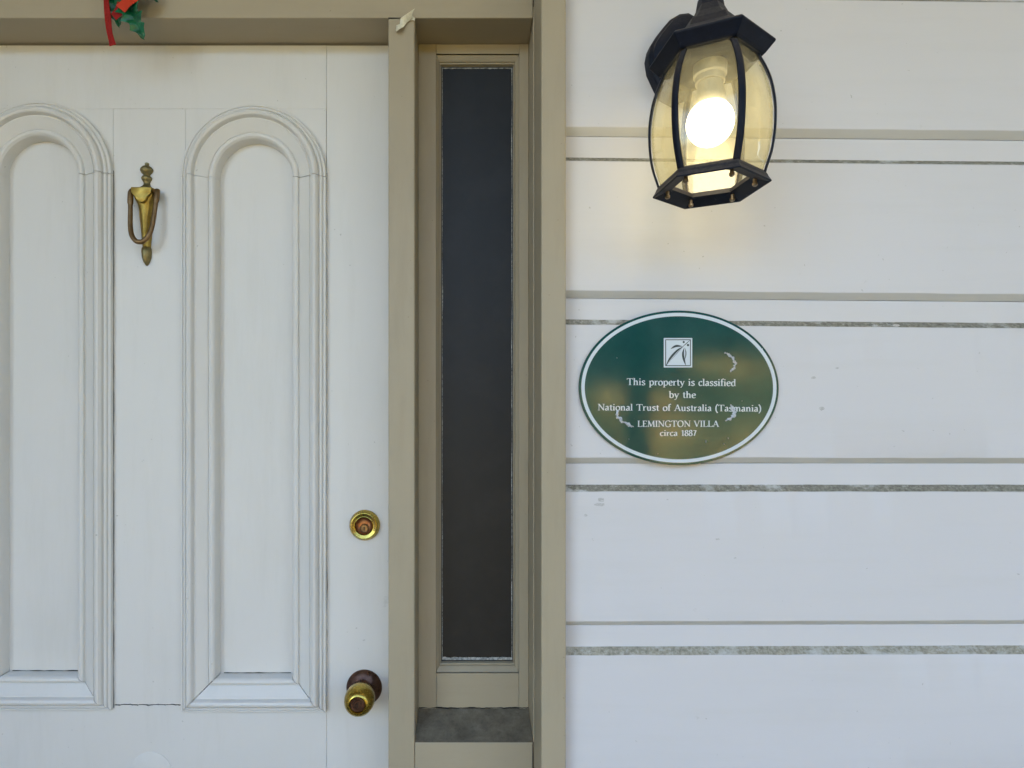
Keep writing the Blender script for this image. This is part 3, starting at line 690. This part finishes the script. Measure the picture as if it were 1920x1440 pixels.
def stroke(pts, w=None, ser=False):
    P = [Vector(p) for p in pts]; L_, R_ = [], []
    for i, p in enumerate(P):
        d = (P[min(i + 1, len(P) - 1)] - P[max(i - 1, 0)])
        if d.length < 1e-9: d = Vector((1, 0))
        d.normalize(); nrm = Vector((-d.y, d.x))
        ww = w if w else THIN + (THICK - THIN) * abs(math.sin(math.atan2(d.y, d.x) - NIB))
        L_.append(p + nrm * ww / 2); R_.append(p - nrm * ww / 2)
    return [(L_[i], R_[i]) for i in range(len(P))]
def glyph(ch):
    adv, ss = GL[ch]; out = []
    for s in ss:
        if s[0] == 'c': out.append(stroke(catmull([Vector(p) for p in s[1]], 5)))
        elif s[0] == 'l': out.append(stroke(s[1]))
        elif s[0] == 't': out.append(stroke(s[1], THIN))
        elif s[0] == 'h': out.append(stroke([(s[1], s[3]), (s[2], s[3])], THIN))
        elif s[0] == 's': out.append(stroke([(s[1] - s[3] / 2, s[2]), (s[1] + s[3] / 2, s[2])], .055))
        elif s[0] == 'd': out.append(stroke([(s[1] - .07, s[2]), (s[1] - .04, s[2]), (s[1] + .04, s[2]), (s[1] + .07, s[2])], .14))
    return adv, out
def lettering(text, fmap, height, width, th=.0003, name='lettering', mat=None, parent=None):
    """fmap(x, z, depth) places flat text coordinates; every stroke is a thin raised strip"""
    nat = sum(GL[c_][0] for c_ in text); k = width / nat if width else height
    mb = MB(); x = 0; q = 0
    for ch in text:
        adv, ss = glyph(ch)
        for sgm in ss:
            q = (q + 1) % 7; e = th + q * .00002
            rs = []
            for l, r in sgm:
                a = fmap(x + l.x * k, l.y * height, e); b_ = fmap(x + r.x * k, r.y * height, e)
                a2 = fmap(x + l.x * k, l.y * height, 0); b2 = fmap(x + r.x * k, r.y * height, 0)
                rs.append([a2, a, b_, b2])
            v, f = rings(rs); mb.add(v, f)
        x += adv * k
    return mb.build(name, mat, parent, smooth=0)

# engraved maker's word, twice round the deadbolt ring
for a0 in (68, 248):
    def fm(x, z, e, a0=a0):
        a = R(a0) - x / .0203; r = .0188 + z
        return (bx + r * math.cos(a), DOOR - .0117 - e - (r - .0176) * .3, bz + r * math.sin(a))
    lettering('LOCKWOOD', fm, .0042, .0330, .0009, 'engraving', M['bronze'], bolt)

# ------------------------------------------------------------------ oval plaque
pc = at(1272.9, 727.1, .990); PY = .990
ppx = .990 / F
pl = thing('plaque', 'oval green heritage plaque with white border and lettering on the white wall', 'plaque', (pc.x, WALL, pc.z))
def ell(rx, rz, y, n=128, rot=R(-.6)):
    return [(pc.x + rx * math.cos(a) * math.cos(rot) - rz * math.sin(a) * math.sin(rot), y, pc.z + rx * math.cos(a) * math.sin(rot) + rz * math.sin(a) * math.cos(rot)) for a in (2 * math.pi * i / n for i in range(n))]
RX, RZ = 187.6 * ppx, 145.0 * ppx
v, f = rings([ell(RX - .001, RZ - .001, WALL - .0012), ell(RX, RZ, WALL - .0016), ell(RX, RZ, PY + .0006), ell(RX - .0008, RZ - .0008, PY)])
obj('plate', v, f, M['plaque'], pl, smooth=18)
v, f = rings([ell(RX - 4.6 * ppx, RZ - 4.4 * ppx, PY + .0002), ell(RX - 4.6 * ppx, RZ - 4.4 * ppx, PY - .00025), ell(RX - 11.0 * ppx, RZ - 10.8 * ppx, PY - .00025), ell(RX - 11.0 * ppx, RZ - 10.8 * ppx, PY + .0002)], False, False)
obj('border_line', v, f, M['letter'], pl, smooth=0)
def textline(t, u0, u1, vb, capv, slope=.0):
    p = at(u0, vb, PY); h = (vb - capv) * ppx
    def fm(x, z, e): return (p.x + x, PY - e, p.z + z - slope * x)
    lettering(t, fm, h, (u1 - u0) * ppx, .00022, 'lettering', M['letter'], pl)
textline('This property is classified', 1175.2, 1380.5, 721.8, 709.2, .010)
textline('by the', 1254.0, 1305.0, 745.8, 733.6, .008)
textline('National Trust of Australia (Tasmania)', 1120.8, 1427.5, 769.2, 757.2, .008)
textline('LEMINGTON VILLA', 1195.0, 1348.0, 800.2, 788.7)
textline('circa 1887', 1237.3, 1306.0, 817.2, 806.4)

def C3(a, b_): return at(1060 + a / 4.3636, 560 + b_ / 4.3636, PY)
def flat(name, polys, mat, e, parent, th=.00018):
    mb = MB()
    for poly in polys:
        P = [C3(*q) for q in poly]
        v, f = rings([[(p.x, PY - e + th, p.z) for p in P], [(p.x, PY - e, p.z) for p in P]]); mb.add(v, f)
    return mb.build(name, mat, parent, smooth=0)
def frame_poly(x0, y0, x1, y1, t):
    return [[(x0, y0), (x1, y0), (x1 - t, y0 + t), (x0 + t, y0 + t)], [(x1, y0), (x1, y1), (x1 - t, y1 - t), (x1 - t, y0 + t)],
            [(x1, y1), (x0, y1), (x0 + t, y1 - t), (x1 - t, y1 - t)], [(x0, y1), (x0, y0), (x0 + t, y0 + t), (x0 + t, y1 - t)]]
em = flat('emblem', [[(805, 322), (1038, 322), (1038, 563), (805, 563)]], M['letter'], .00025, pl)
flat('emblem_outline', frame_poly(817, 333, 1026, 552, 7), M['logo_dark'], .00040, em)
def leafpoly(spine, wid, n=6):
    S = catmull([Vector(p) for p in spine], n); L_, R_ = [], []
    for i, p in enumerate(S):
        d = (S[min(i + 1, len(S) - 1)] - S[max(i - 1, 0)]).normalized(); t = i / (len(S) - 1)
        w = wid * math.sin(math.pi * min(max(t, .03), .97)) ** .8
        L_.append(p + Vector((-d.y, d.x)) * w); R_.append(p - Vector((-d.y, d.x)) * w)
    return [[tuple(L_[i]), tuple(L_[i + 1]), tuple(R_[i + 1]), tuple(R_[i])] for i in range(len(S) - 1)]
lv = leafpoly([(962, 392), (915, 430), (860, 490), (824, 546)], 13) + leafpoly([(955, 390), (905, 388), (862, 410)], 9) + leafpoly([(972, 402), (962, 450), (970, 500), (985, 546)], 9) + \
     leafpoly([(980, 405), (986, 450), (978, 500)], 4) + leafpoly([(1022, 338), (990, 366), (950, 402)], 3)
for cx_, cy_, r_ in ((968, 355, 9), (1003, 380, 10)):
    lv.append([(cx_ + r_ * math.cos(a), cy_ + r_ * math.sin(a)) for a in (2 * math.pi * i / 10 for i in range(10))])
flat('emblem_sprig', lv, M['logo_dark'], .00045, em)
flat('emblem_vein', leafpoly([(955, 402), (915, 438), (868, 492), (835, 532)], 2.6), M['letter'], .00060, em)
def scuff(spine, wid, seed):
    S = catmull([Vector(p) for p in spine], 8); rs = []; mb = MB()
    for i, p in enumerate(S):
        d = (S[min(i + 1, len(S) - 1)] - S[max(i - 1, 0)]).normalized(); t = i / (len(S) - 1)
        nn = Vector((-d.y, d.x)); w = wid * (math.sin(math.pi * min(max(t, .04), .96)) ** .5)
        wl = w * (1 + 1.7 * noise.noise(Vector((i * .43, seed + .3, 0)))); wr = w * (1 + 1.7 * noise.noise(Vector((i * .37, seed + .3, 8.4))))
        a = C3(*(p + nn * wl)); c_ = C3(*p); b_ = C3(*(p - nn * wr)); h = .0009 * (1 + noise.noise(Vector((i * .47, seed + .2, 3.3))))
        rs.append([(a.x, PY + .0001, a.z), (a.x, PY - .0004, a.z), (c_.x, PY - .0004 - h, c_.z), (b_.x, PY - .0004, b_.z), (b_.x, PY + .0001, b_.z)])
    v, f = rings(rs); obj('paint_scuff', v, f, M['scuff'], pl, smooth=20)
scuff([(1303, 440), (1340, 462), (1375, 500), (1392, 530), (1375, 565), (1352, 602)], 12, 1)
scuff([(440, 905), (425, 950), (462, 1000), (515, 1030), (558, 1048)], 12, 2)
scuff([(1352, 865), (1368, 900), (1385, 935), (1362, 970), (1310, 1002)], 13, 3)
for i, (a, b_, w_) in enumerate([(518, 1150, 5), (1148, 1168, 9), (1295, 1190, 6), (755, 1268, 4), (1330, 1142, 6), (420, 485, 4), (1443, 838, 4), (1610, 412, 4)]):
    scuff([(a, b_ - w_), (a + 3, b_), (a + 1, b_ + w_)], w_ * .5, 20 + i)

# ------------------------------------------------------------------ wall lantern
LX, LY = .337, .842
lan = thing('wall_lantern', 'black six sided wall lantern with curved glass panes and a lit bulb', 'lantern', (LX, WALL, EYE + .59))
ANG = [R(-24 + 60 * k) for k in range(6)]
def hexring(r, h, c=(LX, LY)): return [(c[0] + r * math.cos(a), c[1] + r * math.sin(a), EYE + h) for a in ANG]
# wall plate traced from its visible outline, set on the boards and standing off them
vis = [(1287, 31), (1270, 33), (1253, 43), (1240, 58), (1226, 76), (1215, 94), (1211.5, 112), (1215, 136), (1226, 160), (1237, 182), (1262, 196), (1288, 184), (1304, 160), (1316, 136), (1321, 108), (1316, 84), (1308, 60), (1300, 38)]
o3 = [at(u, v_, .985) for u, v_ in vis]; cxp = sum(p.x for p in o3) / len(o3); czp = sum(p.z for p in o3) / len(o3)
def plr(s, y): return [(cxp + (p.x - cxp) * s, y, czp + (p.z - czp) * s) for p in o3]
v, f = rings([plr(1.0, WALL + .001), plr(1.0, .978), plr(.97, .974), plr(.88, .971), plr(.85, .966), plr(.6, .961)])
wp = obj('wall_plate', v, f, M['black'], lan, smooth=30)
sp = at(1238, 102, .967); v, f = lathe([(.0042, -.006), (.0042, .0015), (.0026, .0028), (.0, .003)], (sp.x, sp.y, sp.z), 'y', 16); obj('screw', v, f, M['screw'], wp)
arm = [(LX, .964, EYE + .562), (LX, .93, EYE + .566), (LX, .89, EYE + .569), (LX, LY, EYE + .569)]
v, f = tube(arm, .0105, 14); obj('arm', v, f, M['black'], lan, smooth=60)
# cap: tiers with a spreading eave and an inward sloping fascia
prof = [(.0625, .4945), (.0665, .4935), (.0700, .4960), (.0790, .5060), (.0815, .5085), (.0815, .5105), (.0790, .5128), (.0690, .5165), (.0560, .5235), (.0465, .5330), (.0415, .5435), (.0400, .5455), (.0350, .5475), (.0330, .5490), (.0250, .5600), (.0190, .5720), (.0165, .5860), (.0140, .5900)]
v, f = rings([hexring(r, h) for r, h in prof], True, True); bevel(obj('cap', v, f, M['black'], lan, smooth=0), .0012, 2)
v, f = lathe([(.006, .585), (.0125, .590), (.0165, .600), (.0125, .611), (.006, .616), (.0065, .622), (.0, .630)], (LX, LY, EYE), 'z', 24); obj('finial', v, f, M['black'], lan, smooth=50)
RP = [(.0605, .4935), (.0690, .475), (.0755, .455), (.0795, .430), (.0803, .408), (.0790, .385), (.0755, .363), (.0690, .341), (.0675, .336)]
RPs = catmull([Vector(p) for p in RP], 4)
for a in ANG:
    rs = []; t_ = Vector((-math.sin(a), math.cos(a), 0)); n_ = Vector((math.cos(a), math.sin(a), 0))
    for p in RPs:
        c_ = Vector((LX, LY, EYE + p.y)) + n_ * p.x
        rs.append([c_ - t_ * .0047 - n_ * .0012, c_ - t_ * .0044 + n_ * .0008, c_ - t_ * .0020 + n_ * .0020, c_ + t_ * .0020 + n_ * .0020, c_ + t_ * .0044 + n_ * .0008, c_ + t_ * .0047 - n_ * .0012])
    v, f = rings(rs); obj('rib', v, f, M['black'], lan, smooth=50)
for k in range(6):
    a, b_ = ANG[k], ANG[(k + 1) % 6]
    na, nb = Vector((math.cos(a), math.sin(a), 0)), Vector((math.cos(b_), math.sin(b_), 0)); nm = (na + nb).normalized()
    rs = []
    for p in RPs:
        A = Vector((LX, LY, EYE + p.y)) + na * (p.x - .0022); B = Vector((LX, LY, EYE + p.y)) + nb * (p.x - .0022)
        ring = [A.lerp(B, .025) , A.lerp(B, .025) + nm * .0006, A.lerp(B, .11) + nm * .0019, A.lerp(B, .89) + nm * .0019, A.lerp(B, .975) + nm * .0006, A.lerp(B, .975)]
        rs.append(ring)
    v, f = rings(rs); obj('glass_pane', v, f, M['glass'], lan, smooth=12)
bp = [(.0500, .3310), (.0735, .3228), (.0762, .3223), (.0765, .3240), (.0730, .3295), (.0715, .3330), (.0685, .3372), (.0660, .3392), (.0560, .3385), (.0520, .3380)]
v, f = rings([hexring(r, h) for r, h in bp + [bp[0]]], False, False); br = bevel(obj('base_ring', v, f, M['black'], lan, smooth=0), .0009, 2)
for k in range(6):
    a = ANG[k] + R(0)
    px, py = LX + .0560 * math.cos(a), LY + .0560 * math.sin(a)
    v, f = lathe([(.0026, .3290), (.0026, .3230), (.0036, .3232), (.0036, .3205), (.0022, .3190), (.0, .3188)], (px, py, EYE), 'z', 12); obj('screw', v, f, M['screw'], br)
    mb = MB(); t_ = Vector((-math.sin(a), math.cos(a), 0)); n_ = Vector((math.cos(a), math.sin(a), 0)); c_ = Vector((px, py, EYE + .3315))
    vs = [c_ + t_ * sx * .0055 + n_ * sy * .006 + Vector((0, 0, sz * .0018)) for sx in (-1, 1) for sy in (-1, 1) for sz in (-1, 1)]
    mb.add(vs, boxmesh(0, 1, 0, 1, 0, 1)[1]); mb.build('lug', M['black'], br, smooth=0)
v, f = lathe([(.022, .4960), (.022, .480), (.0195, .478), (.0195, .470)], (LX, LY, EYE), 'z', 32); obj('lamp_holder', v, f, M['white_plastic'], lan)
v, f = lathe([(.0165, .4695), (.0180, .462), (.0200, .452), (.0212, .442), (.0190, .4375)], (LX, LY, EYE), 'z', 32); obj('bulb_collar', v, f, M['white_plastic'], lan)
bs = [(.0312 * math.sin(R(q)), .4150 - .0312 * math.cos(R(q))) for q in range(6, 142, 6)]
v, f = lathe(bs, (LX, LY, EYE), 'z', 40); obj('bulb', v, f, M['bulb'], lan, smooth=60, label='round glowing warm white bulb')

# ------------------------------------------------------------------ holly and ribbon
hol = thing('holly_decoration', 'artificial holly sprig tied with red ribbon hanging over the top of the door', 'christmas decoration', (at(222, -20, 1.05).x, SUR, at(222, -20, 1.05).z))
def ribbon(pts, wids, name, mat, twist=0, yoff=0):
    """pts: (u, v, distance off the frame face)"""
    P = [at(u, v_, SUR - d) for u, v_, d in pts]; P = catmull(P, 7); W = catmull([Vector((w, 0)) for w in wids], 7)
    rs = []
    for i, p in enumerate(P):
        d = (P[min(i + 1, len(P) - 1)] - P[max(i - 1, 0)]).normalized()
        s = d.cross(Vector((0, -1, 0))).normalized(); tw = twist * math.sin(i * .35)
        s = (s * math.cos(tw) + Vector((0, -1, 0)) * math.sin(tw)).normalized(); nn = d.cross(s).normalized() * .0004
        w = W[i].x / F * SUR / 2
        rs.append([p - s * w + nn, p + s * w + nn, p + s * w - nn, p - s * w - nn])
    v, f = rings(rs); return obj(name, v, f, mat, hol, smooth=60)
ribbon([(204, -60, .02), (197, -25, .02), (199, 2, .022), (202, 30, .018), (205, 58, .012), (211.5, 85, .010)], [9, 10, 10.5, 11, 11, 13], 'ribbon_tail', M['ribbon'], .25)
ribbon([(238, -45, .025), (262, -20, .034), (238, 4, .038), (226, 17, .040)], [26, 24, 20, 19], 'ribbon_loop', M['ribbon2'], .1)
ribbon([(229, 10, .034), (222, 22, .030), (213, 32, .028)], [22, 17, 15], 'ribbon_tail', M['ribbon'], .05)
def holly(base, tip, half, nsp, name, d0, curl, seed):
    B = at(base[0], base[1], SUR - d0); T = at(tip[0], tip[1], SUR - d0 + .006); ax = T - B; L_ = ax.length; ax.normalize()
    s = ax.cross(Vector((0, -1, 0))).normalized(); out = Vector((0, -1, 0)); n = nsp * 6
    cl, le, ri = [], [], []
    for i in range(n + 1):
        t = i / n; env = math.sin(math.pi * min(t * .93 + .05, 1)) ** .7
        ph = (i % 6) / 6; sp = 1 - .45 * abs(math.sin(math.pi * ph)) if 0 < i < n else .15
        w = half / F * SUR * env * sp
        c_ = B + ax * L_ * t + out * (curl * math.sin(math.pi * t)) + s * .002 * math.sin(t * 3 + seed)
        rip = .0022 * math.cos(2 * math.pi * ph)
        cl.append(c_); le.append(c_ - s * w + out * (w * .45 + rip)); ri.append(c_ + s * w + out * (w * .45 - rip))
    rs = []
    for a, c_, b_ in zip(le, cl, ri):
        ml = a.lerp(c_, .5) + out * .001; mr = b_.lerp(c_, .5) + out * .001; th = out * .0006
        rs.append([a, ml, c_, mr, b_, b_ - th, c_ - th * 2, a - th])
    v, f = rings(rs); obj(name, v, f, M['holly'], hol, smooth=50)
holly((232, -22), (269, 74), 25, 6, 'holly_leaf', .020, .010, 1)
holly((214, -14), (222, 52), 15, 4, 'holly_leaf', .012, .004, 2)
holly((228, -18), (248, 40), 18, 4, 'holly_leaf', .014, .004, 6)
holly((240, -22), (296, 3), 13, 4, 'holly_leaf', .022, .006, 3)
holly((225, -20), (170, -30), 14, 4, 'holly_leaf', .020, .006, 4)
holly((230, -26), (250, -80), 15, 4, 'holly_leaf', .016, .008, 5)

# ------------------------------------------------------------------ torn masking tape
tp_ = thing('masking_tape', 'torn scrap of cream masking tape curling off the frame corner', 'tape', tuple(at(770, 35, SUR)))
rows = [[(777.5, 16, .018), (773, 27, .012)], [(767, 23, .015), (773.5, 32, .007)], [(758, 29, .010), (769, 37, .004)], [(751, 34, .006), (762, 43, .003)], [(749.5, 45, .0015), (757, 50, .006)], [(743.5, 47, .001), (750, 54, .011)], [(742, 57, .003), (743.5, 59, .013)]]
fr_, bk_ = [], []
rs = []
for a, b_ in rows:
    A = at(a[0], a[1], SUR - a[2]); B = at(b_[0], b_[1], SUR - b_[2]); mdl = A.lerp(B, .5) + Vector((0, -.0015, 0)); q = Vector((0, .0003, 0))
    rs.append([A, mdl, B, B + q, mdl + q, A + q])
v, f = rings(rs); obj('tape_strip', v, f, M['tape'], tp_, smooth=30)
rs = []
for a, b_ in [[(766, 34, .001), (768, 39, .001)], [(773, 30, .004), (774, 37, .004)], [(778, 33.5, .009), (777.8, 39.5, .007)]]:
    A = at(a[0], a[1], SUR - a[2]); B = at(b_[0], b_[1], SUR - b_[2]); q = Vector((0, .0003, 0)); rs.append([A, B, B + q, A + q])
v, f = rings(rs); obj('tape_strip', v, f, M['tape'], tp_, smooth=30)
